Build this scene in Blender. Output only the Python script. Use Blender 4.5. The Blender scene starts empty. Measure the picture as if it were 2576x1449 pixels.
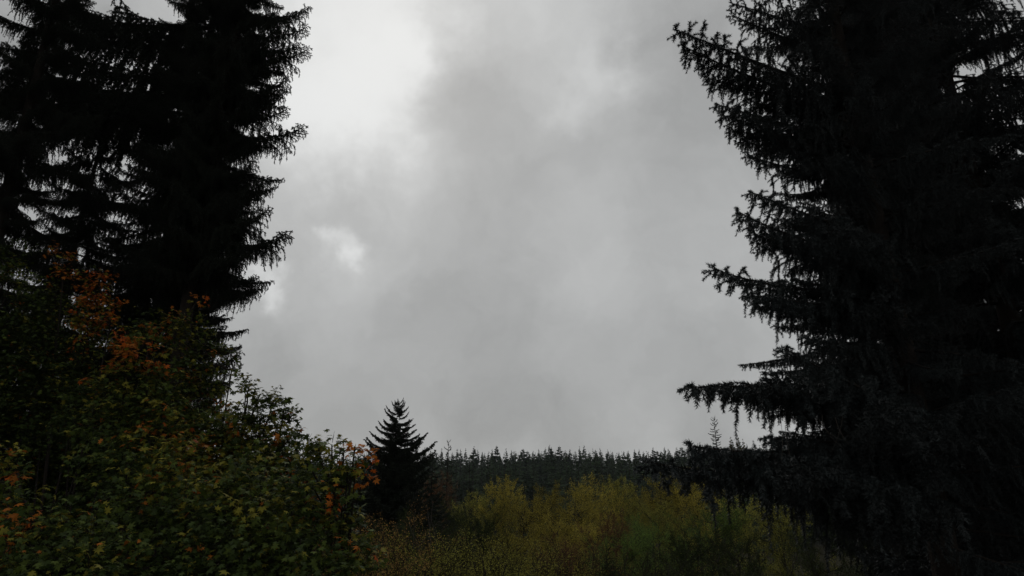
import bpy, math, random
import numpy as np
from mathutils import Vector, Matrix, Quaternion

# ------------------------------------------------------------------ camera, world, sun, exposure
random.seed(7)
S = bpy.context.scene
COL = S.collection
F = 1535.0                      # focal length of the lens in units of a 2576 wide frame
TILT = math.atan(0.315)         # camera looks a little upwards
CAM = np.array([0.0, 0.0, 7.0])
cam_data = bpy.data.cameras.new('camera')
cam = bpy.data.objects.new('camera', cam_data)
COL.objects.link(cam)
S.camera = cam
cam.location = CAM
cam.rotation_euler = (math.pi / 2 + TILT, 0, 0)
cam_data.sensor_width = 36
cam_data.lens = 36 * F / 2576
cam_data.clip_start = 0.05
cam_data.clip_end = 6000
S.render.resolution_x = 1024
S.render.resolution_y = 576

S.view_settings.view_transform = 'Standard'
S.view_settings.look = 'None'
S.view_settings.gamma = 1
S.view_settings.use_curve_mapping = False
S.view_settings.exposure = 0.0
S.cycles.use_denoising = True
S.cycles.max_bounces = 4
S.cycles.diffuse_bounces = 2
S.cycles.glossy_bounces = 1
S.cycles.transmission_bounces = 2
S.cycles.volume_bounces = 0
S.cycles.use_adaptive_sampling = False
S.cycles.volume_step_rate = 2.0
S.cycles.volume_max_steps = 64

ct, st = math.cos(TILT), math.sin(TILT)
RIGHT = np.array([1.0, 0, 0]); UP = np.array([0, -st, ct]); FWD = np.array([0, ct, st])


def ray(X, Y):
    return RIGHT * ((X - 1288) / F) + UP * ((724.5 - Y) / F) + FWD


def at(X, Y, d):
    """World point that stands at ground distance d (world y) in the direction X, Y of the lens."""
    r = ray(X, Y)
    return CAM + r * (d / r[1])


def build_world():
    w = bpy.data.worlds.new('World')
    S.world = w
    w.use_nodes = True
    nt = w.node_tree
    N, L = nt.nodes, nt.links
    N.clear()
    out = N.new('ShaderNodeOutputWorld')
    bg = N.new('ShaderNodeBackground')
    bg.inputs['Strength'].default_value = 0.1
    L.new(bg.outputs[0], out.inputs[0])
    sky = N.new('ShaderNodeTexSky')
    sky.sky_type = 'NISHITA'
    sky.sun_disc = False
    sky.sun_elevation = math.radians(41)
    sky.sun_rotation = math.radians(-13)
    sky.dust_density = 3
    geo = N.new('ShaderNodeTexCoord')

    def math_(op, a, b=None, c=None):
        n = N.new('ShaderNodeMath'); n.operation = op
        for i, v in enumerate((a, b, c)):
            if v is None: continue
            if isinstance(v, (int, float)): n.inputs[i].default_value = v
            else: L.new(v, n.inputs[i])
        return n.outputs[0]

    def vmath(op, a, b=None, scale=None):
        n = N.new('ShaderNodeVectorMath'); n.operation = op
        for i, v in enumerate((a, b)):
            if v is None: continue
            if isinstance(v, (tuple, list)): n.inputs[i].default_value = v
            else: L.new(v, n.inputs[i])
        if scale is not None: n.inputs['Scale'].default_value = scale
        return n

    def noise(vec, scale, detail, rough=0.5):
        n = N.new('ShaderNodeTexNoise')
        n.inputs['Scale'].default_value = scale
        n.inputs['Detail'].default_value = detail
        n.inputs['Roughness'].default_value = rough
        L.new(vec, n.inputs['Vector'])
        return n

    d = geo.outputs['Generated']
    nz = noise(d, 5.0, 5, 0.55)
    off = vmath('SUBTRACT', nz.outputs['Color'], (0.5, 0.5, 0.5))
    off = vmath('SCALE', off.outputs[0], scale=0.20)
    nz2 = noise(d, 16.0, 4, 0.6)
    off2 = vmath('SUBTRACT', nz2.outputs['Color'], (0.5, 0.5, 0.5))
    off2 = vmath('SCALE', off2.outputs[0], scale=0.085)
    dd = vmath('NORMALIZE', vmath('ADD', vmath('ADD', d, off.outputs[0]).outputs[0], off2.outputs[0]).outputs[0]).outputs[0]
    # cloud tone: thin bright places, thick grey ones and painted lens falloff, each at its own bearing
    CL = [(880, 60, 230, .22), (940, 270, 170, .17), (800, 330, 150, .12), (1000, 330, 100, .06), (830, 380, 120, .10), (1060, 60, 90, .04), (700, 150, 200, .12), (930, -250, 260, .2), (1030, 150, 90, .12), (1190, 60, 90, -.03), (1200, 250, 90, -.04),
          (1470, 200, 95, .12), (1300, 20, 180, .08), (1180, 300, 110, -.03), (855, 645, 42, .22), (810, 600, 26, .12), (655, 725, 42, .20), (615, 690, 24, .14),
          (880, 700, 110, .07), (1530, 660, 95, .03), (1560, 560, 140, .01), (820, 480, 130, .0), (1330, 380, 150, -.02),
          (1300, 560, 200, -.035), (1050, 930, 170, -.055), (1380, 960, 150, -.06), (690, 900, 130, -.10), (640, 560, 90, .03),
          (850, 1080, 160, -.08), (1250, 1080, 160, -.08), (1640, 1075, 80, .015), (1600, 900, 160, -.03), (1850, 900, 180, -.07),
          (1780, 300, 200, -.08), (1700, 60, 180, -.08), (60, 150, 260, -.14), (150, 700, 300, -.14), (1800, 1080, 140, -.06),  # far left and upper right patches imitate lens darkening in the sky colour
          (1480, 1100, 110, -.05), (1040, 720, 140, -.01), (1250, 760, 160, -.03), (2400, 200, 500, -.05)]
    acc = None
    for X, Y, r, a in CL:
        v = ray(X, Y); v = v / np.linalg.norm(v)
        v0 = ray(X + r, Y); v0 = v0 / np.linalg.norm(v0)
        k = 1.0 / max(1e-6, 1 - float(v @ v0))
        t = vmath('DOT_PRODUCT', dd, tuple(float(q) for q in v)).outputs['Value']
        e = math_('SUBTRACT', t, 1.0)
        e = math_('MULTIPLY', e, k)
        e = math_('EXPONENT', e)
        acc = math_('MULTIPLY', e, a) if acc is None else math_('MULTIPLY_ADD', e, a, acc)
    base = math_('ADD', acc, 0.445)
    n3 = noise(dd, 3.2, 6, 0.52)
    base = math_('ADD', base, math_('MULTIPLY', math_('SUBTRACT', n3.outputs['Fac'], 0.5), 0.17))
    n4 = noise(dd, 9.0, 6, 0.6)
    base = math_('ADD', base, math_('MULTIPLY', math_('SUBTRACT', n4.outputs['Fac'], 0.5), 0.14))
    base = math_('MAXIMUM', base, 0.12)
    base = math_('SMOOTH_MIN', base, 0.80, 0.16)
    base = math_('MULTIPLY', base, 10.0)
    comb = N.new('ShaderNodeCombineColor')
    # thick cloud is a touch cooler, thin cloud neutral
    L.new(math_('MULTIPLY', base, 0.985), comb.inputs[0])
    L.new(math_('MULTIPLY', base, 1.0), comb.inputs[1])
    L.new(math_('MULTIPLY', base, 0.998), comb.inputs[2])
    mix = N.new('ShaderNodeMix'); mix.data_type = 'RGBA'
    mix.inputs[0].default_value = 0.985
    L.new(sky.outputs[0], mix.inputs[6])
    L.new(comb.outputs[0], mix.inputs[7])
    L.new(mix.outputs[2], bg.inputs['Color'])


build_world()
sun_data = bpy.data.lights.new('sun', 'SUN')
sun_data.energy = 0.5
sun_data.angle = math.radians(30)
sun_data.color = (1, .97, .92)
sun = bpy.data.objects.new('sun', sun_data)
COL.objects.link(sun)
_sd = Vector((-math.sin(math.radians(13)) * math.cos(math.radians(41)), math.cos(math.radians(13)) * math.cos(math.radians(41)), math.sin(math.radians(41))))
sun.rotation_euler = _sd.to_track_quat('Z', 'Y').to_euler()


# ------------------------------------------------------------------ materials
def mat(name, col, rough=0.65, var=0.25, scale=6.0, translucent=0.0, spec=0.3, island=0.0, bump=0.0):
    m = bpy.data.materials.new(name)
    m.use_nodes = True
    nt = m.node_tree; N, L = nt.nodes, nt.links
    p = N['Principled BSDF']
    out = N['Material Output']
    p.inputs['Roughness'].default_value = rough
    p.inputs['Specular IOR Level'].default_value = spec
    tc = N.new('ShaderNodeTexCoord')
    nz = N.new('ShaderNodeTexNoise'); nz.inputs['Scale'].default_value = scale; nz.inputs['Detail'].default_value = 3
    L.new(tc.outputs['Object'], nz.inputs['Vector'])
    oi = N.new('ShaderNodeObjectInfo')
    add = N.new('ShaderNodeMath'); add.operation = 'MULTIPLY_ADD'
    L.new(oi.outputs['Random'], add.inputs[0]); add.inputs[1].default_value = 0.5
    L.new(nz.outputs['Fac'], add.inputs[2])
    mr = N.new('ShaderNodeMapRange')
    mr.inputs[1].default_value = 0.35; mr.inputs[2].default_value = 1.15
    mr.inputs[3].default_value = 1 - var; mr.inputs[4].default_value = 1 + var
    L.new(add.outputs[0], mr.inputs[0])
    fac = mr.outputs[0]
    if island:
        g = N.new('ShaderNodeNewGeometry')
        m2 = N.new('ShaderNodeMapRange')
        m2.inputs[3].default_value = 1 - island; m2.inputs[4].default_value = 1 + island
        L.new(g.outputs['Random Per Island'], m2.inputs[0])
        mm = N.new('ShaderNodeMath'); mm.operation = 'MULTIPLY'
        L.new(fac, mm.inputs[0]); L.new(m2.outputs[0], mm.inputs[1])
        fac = mm.outputs[0]
    sc = N.new('ShaderNodeVectorMath'); sc.operation = 'SCALE'
    sc.inputs[0].default_value = col
    L.new(fac, sc.inputs['Scale'])
    L.new(sc.outputs[0], p.inputs['Base Color'])
    if translucent:
        tr = N.new('ShaderNodeBsdfTranslucent')
        L.new(sc.outputs[0], tr.inputs['Color'])
        mx = N.new('ShaderNodeMixShader'); mx.inputs[0].default_value = translucent
        L.new(p.outputs[0], mx.inputs[1]); L.new(tr.outputs[0], mx.inputs[2])
        L.new(mx.outputs[0], out.inputs['Surface'])
    if bump:
        b = N.new('ShaderNodeBump'); b.inputs['Strength'].default_value = bump; b.inputs['Distance'].default_value = .02
        n2 = N.new('ShaderNodeTexNoise'); n2.inputs['Scale'].default_value = 30; L.new(tc.outputs['Object'], n2.inputs['Vector'])
        L.new(n2.outputs['Fac'], b.inputs['Height']); L.new(b.outputs[0], p.inputs['Normal'])
    return m


M = {}
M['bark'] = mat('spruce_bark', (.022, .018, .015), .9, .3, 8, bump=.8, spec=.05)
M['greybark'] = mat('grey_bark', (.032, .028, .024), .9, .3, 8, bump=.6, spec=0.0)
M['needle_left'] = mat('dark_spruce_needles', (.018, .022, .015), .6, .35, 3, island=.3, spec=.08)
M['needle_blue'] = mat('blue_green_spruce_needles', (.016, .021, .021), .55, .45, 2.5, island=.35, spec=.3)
M['needle_fir'] = mat('fir_needles', (.020, .025, .016), .6, .35, 3, island=.3, spec=.08)
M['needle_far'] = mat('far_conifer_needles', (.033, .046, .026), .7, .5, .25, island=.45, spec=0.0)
M['needle_far_gold'] = mat('far_yellow_lit_needles', (.10, .09, .03), .7, .4, .25, island=.45, spec=0.0)  # yellowish light on a few ridge trees, put into the needle colour
M['dead_twig'] = mat('dead_twig', (.07, .06, .05), .9, .3, 8)
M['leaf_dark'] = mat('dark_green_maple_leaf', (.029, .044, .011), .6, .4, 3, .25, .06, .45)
M['leaf_green'] = mat('green_maple_leaf', (.060, .081, .016), .6, .35, 3, .3, .06, .45)
M['leaf_yellow'] = mat('yellow_green_maple_leaf', (.155, .140, .020), .6, .35, 3, .3, .06, .4)
M['leaf_orange'] = mat('orange_maple_leaf', (.30, .10, .016), .6, .35, 3, .35, .06, .45)
M['leaf_red'] = mat('red_maple_leaf', (.34, .075, .010), .6, .3, 3, .35, .06, .4)
M['crown_gold'] = mat('golden_olive_leaves', (.30, .25, .046), .6, .4, .9, .3, 0.0, .5)
M['crown_olive'] = mat('olive_leaves', (.22, .21, .046), .6, .4, .9, .3, 0.0, .5)
M['crown_green'] = mat('fresh_green_leaves', (.10, .15, .034), .6, .4, .9, .3, 0.0, .5)
M['crown_brown'] = mat('russet_leaves', (.14, .075, .036), .6, .4, .9, .3, 0.0, .5)
M['crown_orange'] = mat('dry_orange_leaves', (.27, .165, .055), .6, .4, .9, .3, 0.0, .5)
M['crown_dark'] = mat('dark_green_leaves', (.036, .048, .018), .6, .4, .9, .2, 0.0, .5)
M['ground'] = mat('ground_litter', (.022, .020, .012), .95, .5, .3, bump=.5, spec=0.0)


# ------------------------------------------------------------------ numpy mesh kit
def unit(v):
    return v / np.maximum(np.linalg.norm(v, axis=-1, keepdims=True), 1e-9)


class Buf:
    def __init__(s):
        s.v, s.f, s.m, s.n = [], [], [], 0

    def add(s, verts, tris, mi):
        verts = np.asarray(verts, dtype=np.float32).reshape(-1, 3)
        tris = np.asarray(tris, dtype=np.int32).reshape(-1, 3)
        s.v.append(verts); s.f.append(tris + s.n)
        s.m.append(np.full(len(tris), mi, np.int32) if np.isscalar(mi) else np.asarray(mi, np.int32))
        s.n += len(verts)

    def mesh(s, name, mats, smooth=False):
        v = np.concatenate(s.v); f = np.concatenate(s.f); m = np.concatenate(s.m)
        me = bpy.data.meshes.new(name)
        me.vertices.add(len(v)); me.vertices.foreach_set('co', v.ravel())
        me.loops.add(len(f) * 3); me.loops.foreach_set('vertex_index', f.ravel())
        me.polygons.add(len(f))
        me.polygons.foreach_set('loop_start', np.arange(0, len(f) * 3, 3, dtype=np.int32))
        me.polygons.foreach_set('material_index', m)
        if smooth: me.polygons.foreach_set('use_smooth', np.ones(len(f), dtype=bool))
        for mm in mats: me.materials.append(mm)
        me.update(calc_edges=True)
        me.validate()
        return me


def tubes(buf, P, r0, r1, sides, mi, rng):
    """P: (M,K,3) polylines; r0, r1: (M,) radii at both ends."""
    P = np.asarray(P, float)
    if P.ndim == 2: P = P[None]
    Mn, K, _ = P.shape
    r0 = np.broadcast_to(np.asarray(r0, float), (Mn,)); r1 = np.broadcast_to(np.asarray(r1, float), (Mn,))
    T = unit(np.gradient(P, axis=1))
    ref = np.broadcast_to(unit(rng.normal(size=(Mn, 1, 3))), T.shape)
    a = unit(np.cross(T, ref)); b = np.cross(T, a)
    ang = np.arange(sides) * 2 * math.pi / sides
    rr = (r0[:, None] + (r1 - r0)[:, None] * np.linspace(0, 1, K)[None])[:, :, None, None]
    V = P[:, :, None, :] + rr * (a[:, :, None, :] * np.cos(ang)[None, None, :, None] + b[:, :, None, :] * np.sin(ang)[None, None, :, None])
    base = (np.arange(Mn) * K * sides)[:, None, None]
    k = np.arange(K - 1)[None, :, None] * sides
    j = np.arange(sides)[None, None, :]; j2 = (j + 1) % sides
    A = base + k + j; B = base + k + j2; C = A + sides; D = B + sides
    tr = np.stack([np.stack([A, B, D], -1), np.stack([A, D, C], -1)], -2)
    buf.add(V, tr, mi)


def sample(P, n):
    """n[i] evenly spaced samples on every polyline of P (M,K,3): points, tangents, parameter, parent index."""
    Mn, K, _ = P.shape
    n = np.broadcast_to(np.asarray(n, int), (Mn,))
    idx = np.repeat(np.arange(Mn), n)
    start = np.repeat(np.cumsum(n) - n, n)
    s = (np.arange(len(idx)) - start + 0.5) / np.repeat(n, n)
    q = s * (K - 1); k = np.minimum(q.astype(int), K - 2); fr = (q - k)[:, None]
    A = P[idx, k]; B = P[idx, k + 1]
    return A + (B - A) * fr, unit(B - A), s, idx


def arcs(p0, d0, ln, bend, K=5):
    """Curved twigs: start, direction, length, bend vector applied with the square of the way."""
    s = np.linspace(0, 1, K)[None, :, None]
    ln = np.asarray(ln)[:, None, None]
    return p0[:, None, :] + d0[:, None, :] * ln * s + bend[:, None, :] * ln * s * s


def needles(buf, P, pitch, ln, w, per, mi, rng, spread=0.8, s_min=0.0):
    L = np.linalg.norm(P[:, 1:] - P[:, :-1], axis=2).sum(1)
    n = np.maximum((L / pitch).astype(int), 2) * per
    p, T, s, idx = sample(P, n)
    keep = s >= s_min
    p, T, s = p[keep], T[keep], s[keep]
    r = unit(np.cross(T, rng.normal(size=T.shape)))
    d = unit(T * (1 - spread * .6) + r * spread)
    side = unit(np.cross(d, rng.normal(size=T.shape))) * (w / 2)
    l = (ln * rng.uniform(.7, 1.15, len(p)) * np.where(s > .93, .8, 1))[:, None]
    V = np.stack([p - side, p + side, p + d * l], 1)
    buf.add(V, np.arange(len(p) * 3).reshape(-1, 3), mi)


def spruce_branch(seed, L, name, needle_mat, hang=.45, spread=.30, rise=(.10, -.35, .28), pitch=.012, nl=.022, nw=.004,
                  per=2, sec_gap=.09, ter_gap=.07, hang_n=60, bare=.12, ter_len=.13, hang_spur=True, nspread=.8, spur_gap=.085, hang_xy=.3):
    rng = np.random.default_rng(seed)
    buf = Buf()
    K = 14
    t = np.linspace(0, 1, K)
    wig = rng.normal(0, .012, (2, 3))
    ax = np.stack([L * t, L * (.03 * np.sin(3 * t + rng.uniform(0, 6)) + wig[0, 0] * t), L * (rise[0] * t + rise[1] * t ** 2 + rise[2] * t ** 3)], 1)
    ax[:, 1] -= ax[0, 1]
    ax = ax[None]
    tubes(buf, ax, .012 + .009 * L, .003, 5, 0, rng)
    # side twigs in the plane of the frond
    n2 = int(L / sec_gap)
    p, T, s, _ = sample(ax, n2)
    k = s > bare
    p, T, s = p[k], T[k], s[k]
    sgn = np.where(np.arange(len(p)) % 2 == 0, 1.0, -1.0)[:, None]
    side = unit(np.cross(T, [[0, 0, 1.0]])) * sgn
    ang = rng.uniform(.65, 1.0, len(p))[:, None]
    d = unit(T * np.cos(ang) + side * np.sin(ang) + rng.normal(0, .13, T.shape))
    prof = np.minimum((s - bare) * 3.2 + .35, 1) * np.maximum(1 - s, 0) ** .65
    l2 = L * spread * prof * rng.uniform(.55, 1.15, len(p)) + .07
    bend = np.zeros_like(p); bend[:, 2] = -rng.uniform(.05, .45, len(p)) * hang * 1.6 + .06 * (s > .85)
    sec = arcs(p, d, l2, bend, 6)
    tubes(buf, sec, .006, .002, 3, 0, rng)
    # short spurs on the side twigs
    n3 = np.maximum((l2 / ter_gap).astype(int), 1)
    p3, T3, s3, i3 = sample(sec, n3)
    sg = np.where(np.arange(len(p3)) % 2 == 0, 1.0, -1.0)[:, None]
    sd = unit(np.cross(T3, [[0, 0, 1.0]])) * sg
    a3 = rng.uniform(.6, 1.0, len(p3))[:, None]
    d3 = unit(T3 * np.cos(a3) + sd * np.sin(a3) + rng.normal(0, .18, T3.shape))
    l3 = ter_len * rng.uniform(.4, 1.2, len(p3)) * (1 - .55 * s3)
    b3 = np.zeros_like(p3); b3[:, 2] = -rng.uniform(0, .4, len(p3))
    ter = arcs(p3, d3, l3, b3, 4)
    polys = [(sec, .1), (ter, 0)]
    # twigs that hang from the limb and its side twigs
    if hang_n:
        pa, Ta, sa, _ = sample(ax, int(hang_n * .5))
        ka = (sa > bare) & (sa < .97)
        pb, Tb, sb, ib = sample(sec, np.maximum((l2 / L * hang_n * .14).astype(int), 1))
        ph = np.concatenate([pa[ka], pb]); Th = np.concatenate([Ta[ka], Tb]); sh = np.concatenate([sa[ka], s[ib]])
        dh = unit(Th * .5 + rng.normal(0, hang_xy, Th.shape) + [[0, 0, -.35]])
        lh = hang * rng.uniform(.25, 1.1, len(ph)) * np.clip(1.12 - sh, .13, 1)
        bh = np.zeros_like(ph); bh[:, 2] = -1.0
        bh[:, 0] = rng.normal(0, .08, len(ph))
        hg = arcs(ph, dh * .55, lh, bh, 6)
        tubes(buf, hg, .003, .0015, 3, 0, rng)
        polys.append((hg, 0))
        if hang_spur:
            p4, T4, s4, _ = sample(hg, np.maximum((lh / spur_gap).astype(int), 1))
            d4 = unit(T4 * .75 + rng.normal(0, .55, T4.shape) * [[1, 1, .3]])
            l4 = rng.uniform(.04, .12, len(p4))
            b4 = np.zeros_like(p4); b4[:, 2] = -.3
            polys.append((arcs(p4, d4, l4, b4, 3), 0))
    polys.append((ax, .55))
    for P, sm in polys:
        needles(buf, P, pitch, nl, nw, per, 1, rng, s_min=sm, spread=nspread)
    me = buf.mesh(name, [M['bark'], M[needle_mat]])
    me['tip'] = [float(q) for q in ax[0, -1]]
    return me


def tag(o, label=None, cat=None, group=None, kind=None):
    if label: o['label'] = label
    if cat: o['category'] = cat
    if group: o['group'] = group
    if kind: o['kind'] = kind
    return o


def link(name, me, parent=None, loc=(0, 0, 0)):
    o = bpy.data.objects.new(name, me)
    COL.objects.link(o)
    o.parent = parent
    o.location = loc
    return o


def root(name, loc, label, cat, group=None):
    o = bpy.data.objects.new(name, None)
    o.empty_display_size = .3
    COL.objects.link(o)
    o.location = loc
    return tag(o, label, cat, group)


def trunk_mesh(name, H, r0, r1, m, seed, lean=(0, 0), sides=10, K=12):
    rng = np.random.default_rng(seed)
    t = np.linspace(0, 1, K)
    P = np.stack([lean[0] * t + .06 * np.sin(t * 7 + seed) * r0 * 4, lean[1] * t + .05 * np.cos(t * 5 + seed) * r0 * 4, H * t - .3], 1)
    P[0, :2] = 0
    b = Buf(); tubes(b, P[None], r0, r1, sides, 0, rng)
    return b.mesh(name, [m], True)


def set_branch(me, parent, base, tip):
    """One limb from base to tip, both in the tree's own space."""
    b = Vector(base); v = Vector(tip) - b
    e = Vector(me['tip'])
    sc = v.length / e.length
    yaw = math.atan2(v.y, v.x)
    pitch = math.atan2(v.z, math.hypot(v.x, v.y)) - math.atan2(e.z, e.x)
    o = bpy.data.objects.new('branch', me)
    COL.objects.link(o)
    o.parent = parent
    o.matrix_local = Matrix.Translation(b) @ Matrix.Rotation(yaw, 4, 'Z') @ Matrix.Rotation(-pitch, 4, 'Y') @ Matrix.Rotation(random.uniform(-.25, .25), 4, 'X') @ Matrix.Scale(sc, 4)
    return o


# ------------------------------------------------------------------ terrain
def ground_z(x, y):
    z = -4.0 * np.clip((y - 6) / 34.0, 0, 1) ** 1.2
    z = z - 4.0 * np.clip((y - 40) / 60.0, 0, 1)
    h = np.clip((y - 130) / 260.0, 0, 1.6)
    z = z + 12.0 * h * h * (3 - 2 * np.minimum(h, 1.5)) * .9
    z = z + .8 * np.sin(x * .05 + 1) * np.clip(y / 100, 0, 1) + 5.0 * np.clip((x - 60) / 160, -.3, 1) * np.clip((y - 130) / 200, 0, 1)
    return z


def build_ground():
    xs = np.concatenate([np.linspace(-1800, -220, 14), np.linspace(-200, 260, 70), np.linspace(290, 1800, 14)])
    ys = np.concatenate([np.linspace(-400, -30, 6), np.linspace(-20, 420, 90), np.linspace(460, 2600, 16)])
    X, Y = np.meshgrid(xs, ys)
    Z = ground_z(X, Y)
    Z = np.where(Y > 460, ground_z(X, np.full_like(Y, 460)) - (Y - 460) * .02, Z)
    V = np.stack([X, Y, Z], -1)
    ny, nx = X.shape
    i = np.arange(ny - 1)[:, None] * nx + np.arange(nx - 1)[None]
    tr = np.stack([np.stack([i, i + 1, i + nx + 1], -1), np.stack([i, i + nx + 1, i + nx], -1)], -2)
    b = Buf(); b.add(V, tr, 0)
    tag(link('ground', b.mesh('ground', [M['ground']], True)), kind='structure')


build_ground()


# ------------------------------------------------------------------ far conifers
def far_conifer(seed, H, R, detail=1.0, mi=1, narrow=False):
    """Low detail conifer as a vertex buffer with jagged limbs, for trees a few pixels across."""
    rng = np.random.default_rng(seed)
    b = Buf()
    tubes(b, np.array([[[0, 0, 0], [0, 0, H * .5], [0, 0, H]]], float), H * .010, .02, 4, 0, rng)
    n = int(150 * detail)
    h = 1 - rng.random(n) ** .8 * .93
    h = np.sort(h)
    az = rng.random(n) * 2 * math.pi
    r = R * (1 - h) ** .8 * rng.uniform(.55, 1.15, n) + .25
    z = h * H
    c, s = np.cos(az), np.sin(az)
    base = np.stack([c * 0, s * 0, z], 1)
    up = rng.uniform(-.25, .22, n)
    tip = np.stack([c * r, s * r, z + up * r], 1)
    side = np.stack([-s, c, 0 * c], 1) * (r * .26 + .12)[:, None]
    mid = base * .5 + tip * .5
    dn = np.array([0, 0, -1.0]) * (r * .28 + .15)[:, None]
    # each limb: a flat blade and a hanging blade
    V = np.stack([base, mid + side + dn * .3, tip, mid - side + dn * .3, mid * .7 + tip * .3 + dn, base * .7 + tip * .3 + dn * .9], 1)
    q = np.arange(n)[:, None] * 6
    T = np.concatenate([q + [0, 1, 2], q + [0, 2, 3], q + [0, 2, 4], q + [0, 4, 5]], 1)
    b.add(V, T, mi)
    return b


def build_far_forest():
    rng = np.random.default_rng(11)
    vars_ = []
    for k in range(7):
        H = [26, 24, 27, 23, 25, 22, 28][k]
        R = [4.6, 3.9, 5.0, 3.6, 4.4, 5.4, 3.8][k]
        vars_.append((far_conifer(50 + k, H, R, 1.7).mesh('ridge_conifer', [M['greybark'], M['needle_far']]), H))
    gold = far_conifer(77, 25, 3.0, 1.7).mesh('ridge_conifer_gold', [M['greybark'], M['needle_far_gold']])
    grp = 'dark pointed conifers along the skyline ridge'

    def tree(me, H, X, Y, d, label, group=grp, name='ridge_conifer', width=1.0):
        p = at(X, Y, d)
        g = float(ground_z(p[0], p[1])) - .3
        o = link(name, me, None, (p[0], p[1], g))
        s = (p[2] - g) / H
        o.scale = (s * width, s * width, s)
        o.rotation_euler = (rng.normal(0, .015), rng.normal(0, .015), rng.uniform(0, 6.28))
        tag(o, label, 'conifer', group)
        return o

    # skyline row, each crown tip at its own height
    X = 1068.0
    n = 0
    L0 = 'dark pointed conifer standing in the far forest along the skyline ridge'
    while X < 2080:
        if rng.random() < .35:
            top = 1118 + rng.uniform(0, 12)
        else:
            top = 1129 + rng.uniform(0, 9)
        if X > 1640: top -= (X - 1640) * .055
        me, H = vars_[rng.integers(7)]
        tree(me, H, X, top, rng.uniform(285, 350), L0, width=rng.uniform(.95, 1.7))
        X += rng.uniform(7, 17); n += 1
    L1 = 'dark conifer crowded in the far forest slope below the skyline'
    while n < 262:
        X = rng.uniform(1040, 2080)
        d = rng.uniform(165, 320)
        top = 1212 - (d - 140) / 180 * 66 + rng.uniform(-6, 14) - max(0, X - 1640) * .04
        top = max(top, 1143 - max(0, X - 1640) * .05)
        me, H = vars_[rng.integers(7)]
        tree(me, H, X, top, d, L1, 'dark conifers on the slope under the skyline', width=rng.uniform(.9, 1.3)); n += 1
    for X, top, w in ((1838, 1098, 'leftmost of three conifers tinted as yellow lit on the skyline beside the thin open one'), (1853, 1093, 'tallest and middle one of three conifers tinted as yellow lit on the skyline'),
                      (1868, 1103, 'lowest and rightmost of three conifers tinted as yellow lit on the skyline')):
        tree(gold, 25, X, top, 240, w, 'conifers tinted as yellow lit on the skyline', width=1.2)
    tree(vars_[1][0], 24, 1460, 1122, 280, 'slightly taller dark spire in the middle of the far skyline', None)
    tree(vars_[2][0], 27, 1388, 1124, 280, 'broad dark conifer tip rising left of the middle of the skyline', None, width=1.3)
    # the rest of the wood: fills between and behind, and goes on past the frame
    protos = [far_conifer(90 + k, 25, 4.6 + .3 * k, .6) for k in range(4)]
    protos = [(np.concatenate(b.v), np.concatenate(b.f), np.concatenate(b.m)) for b in protos]
    big = Buf()
    for i in range(2000):
        if i < 1400:
            x = rng.uniform(-180, 330); y = rng.uniform(150, 400)
        else:
            x = rng.uniform(-500, 700); y = rng.uniform(250, 520)
        g = float(ground_z(np.float64(x), np.float64(min(y, 460)))) - .4
        lim = 7 + y * (1208 - 1139) / F - g
        lim += max(0.0, (x - 70)) * .03
        v, f, m = protos[rng.integers(4)]
        h = min(rng.uniform(17, 27), lim * rng.uniform(.86, 1.0))
        if h < 6: continue
        s = h / 25
        a = rng.uniform(0, 6.28); ca, sa = math.cos(a), math.sin(a)
        R = np.array([[ca, sa, 0], [-sa, ca, 0], [0, 0, 1]])
        w = max(s, .8)
        big.add((v * [w, w, s]) @ R + [x, y, g], f, m)
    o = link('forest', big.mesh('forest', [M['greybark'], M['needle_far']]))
    tag(o, 'dense mass of dark conifers filling the slope under the skyline', 'forest', None, 'stuff')


build_far_forest()


# ------------------------------------------------------------------ mid distance conifers with their own limbs
FIR = [spruce_branch(200 + k, 3.0, 'fir_limb', 'needle_fir', hang=.34, spread=.36, rise=(-.10, .10, .34), pitch=.035, nl=.12, nw=.06,
                     per=3, sec_gap=.10, ter_gap=.11, hang_n=70, ter_len=.30, hang_spur=False, bare=.05) for k in range(4)]


FIRB = [spruce_branch(240 + k, 3.0, 'far_fir_limb', 'needle_fir', hang=.3, spread=.34, rise=(-.10, .10, .30), pitch=.10, nl=.30, nw=.16,
                      per=2, sec_gap=.25, ter_gap=.3, hang_n=20, ter_len=.4, hang_spur=False, bare=.05) for k in range(3)]


def mid_conifer(name, label, X, Ytop, d, base_z, R, n, seed, power=.75, up=.15, first=.12, tips=(), cap=99):
    top = at(X, Ytop, d)
    r = random.Random(seed)
    H = top[2] - base_z
    t = root(name, (top[0], top[1], base_z), label, 'conifer')
    tr = link('trunk', trunk_mesh('conifer_trunk', H + .3, H * .016, .01, M['bark'], seed), t)
    for i in range(n):
        q = 1 - (i + r.random()) / n * (1 - first)      # height share
        q = 1 - (1 - q) ** 1.25 if False else q
        az = i * 2.39996 + r.uniform(-.3, .3)
        rad = min(cap, R * (1 - q) ** power) * r.uniform(.6, 1.1) + .15
        bz = q * H
        tip = (math.cos(az) * rad, math.sin(az) * rad, bz + rad * (up + r.uniform(-.12, .12)) + (.25 if q > .93 else 0))
        set_branch(r.choice(FIRB if d > 60 else FIR), t, (0, 0, bz), tip)
    for (tx, ty) in tips:
        p = at(tx, ty, d)
        lx, lz = p[0] - top[0], p[2] - base_z
        set_branch(r.choice(FIR), t, (0, 0, min(lz - abs(lx) * .42, H * .96)), (lx, r.uniform(-.6, .2), lz))
        return t


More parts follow.
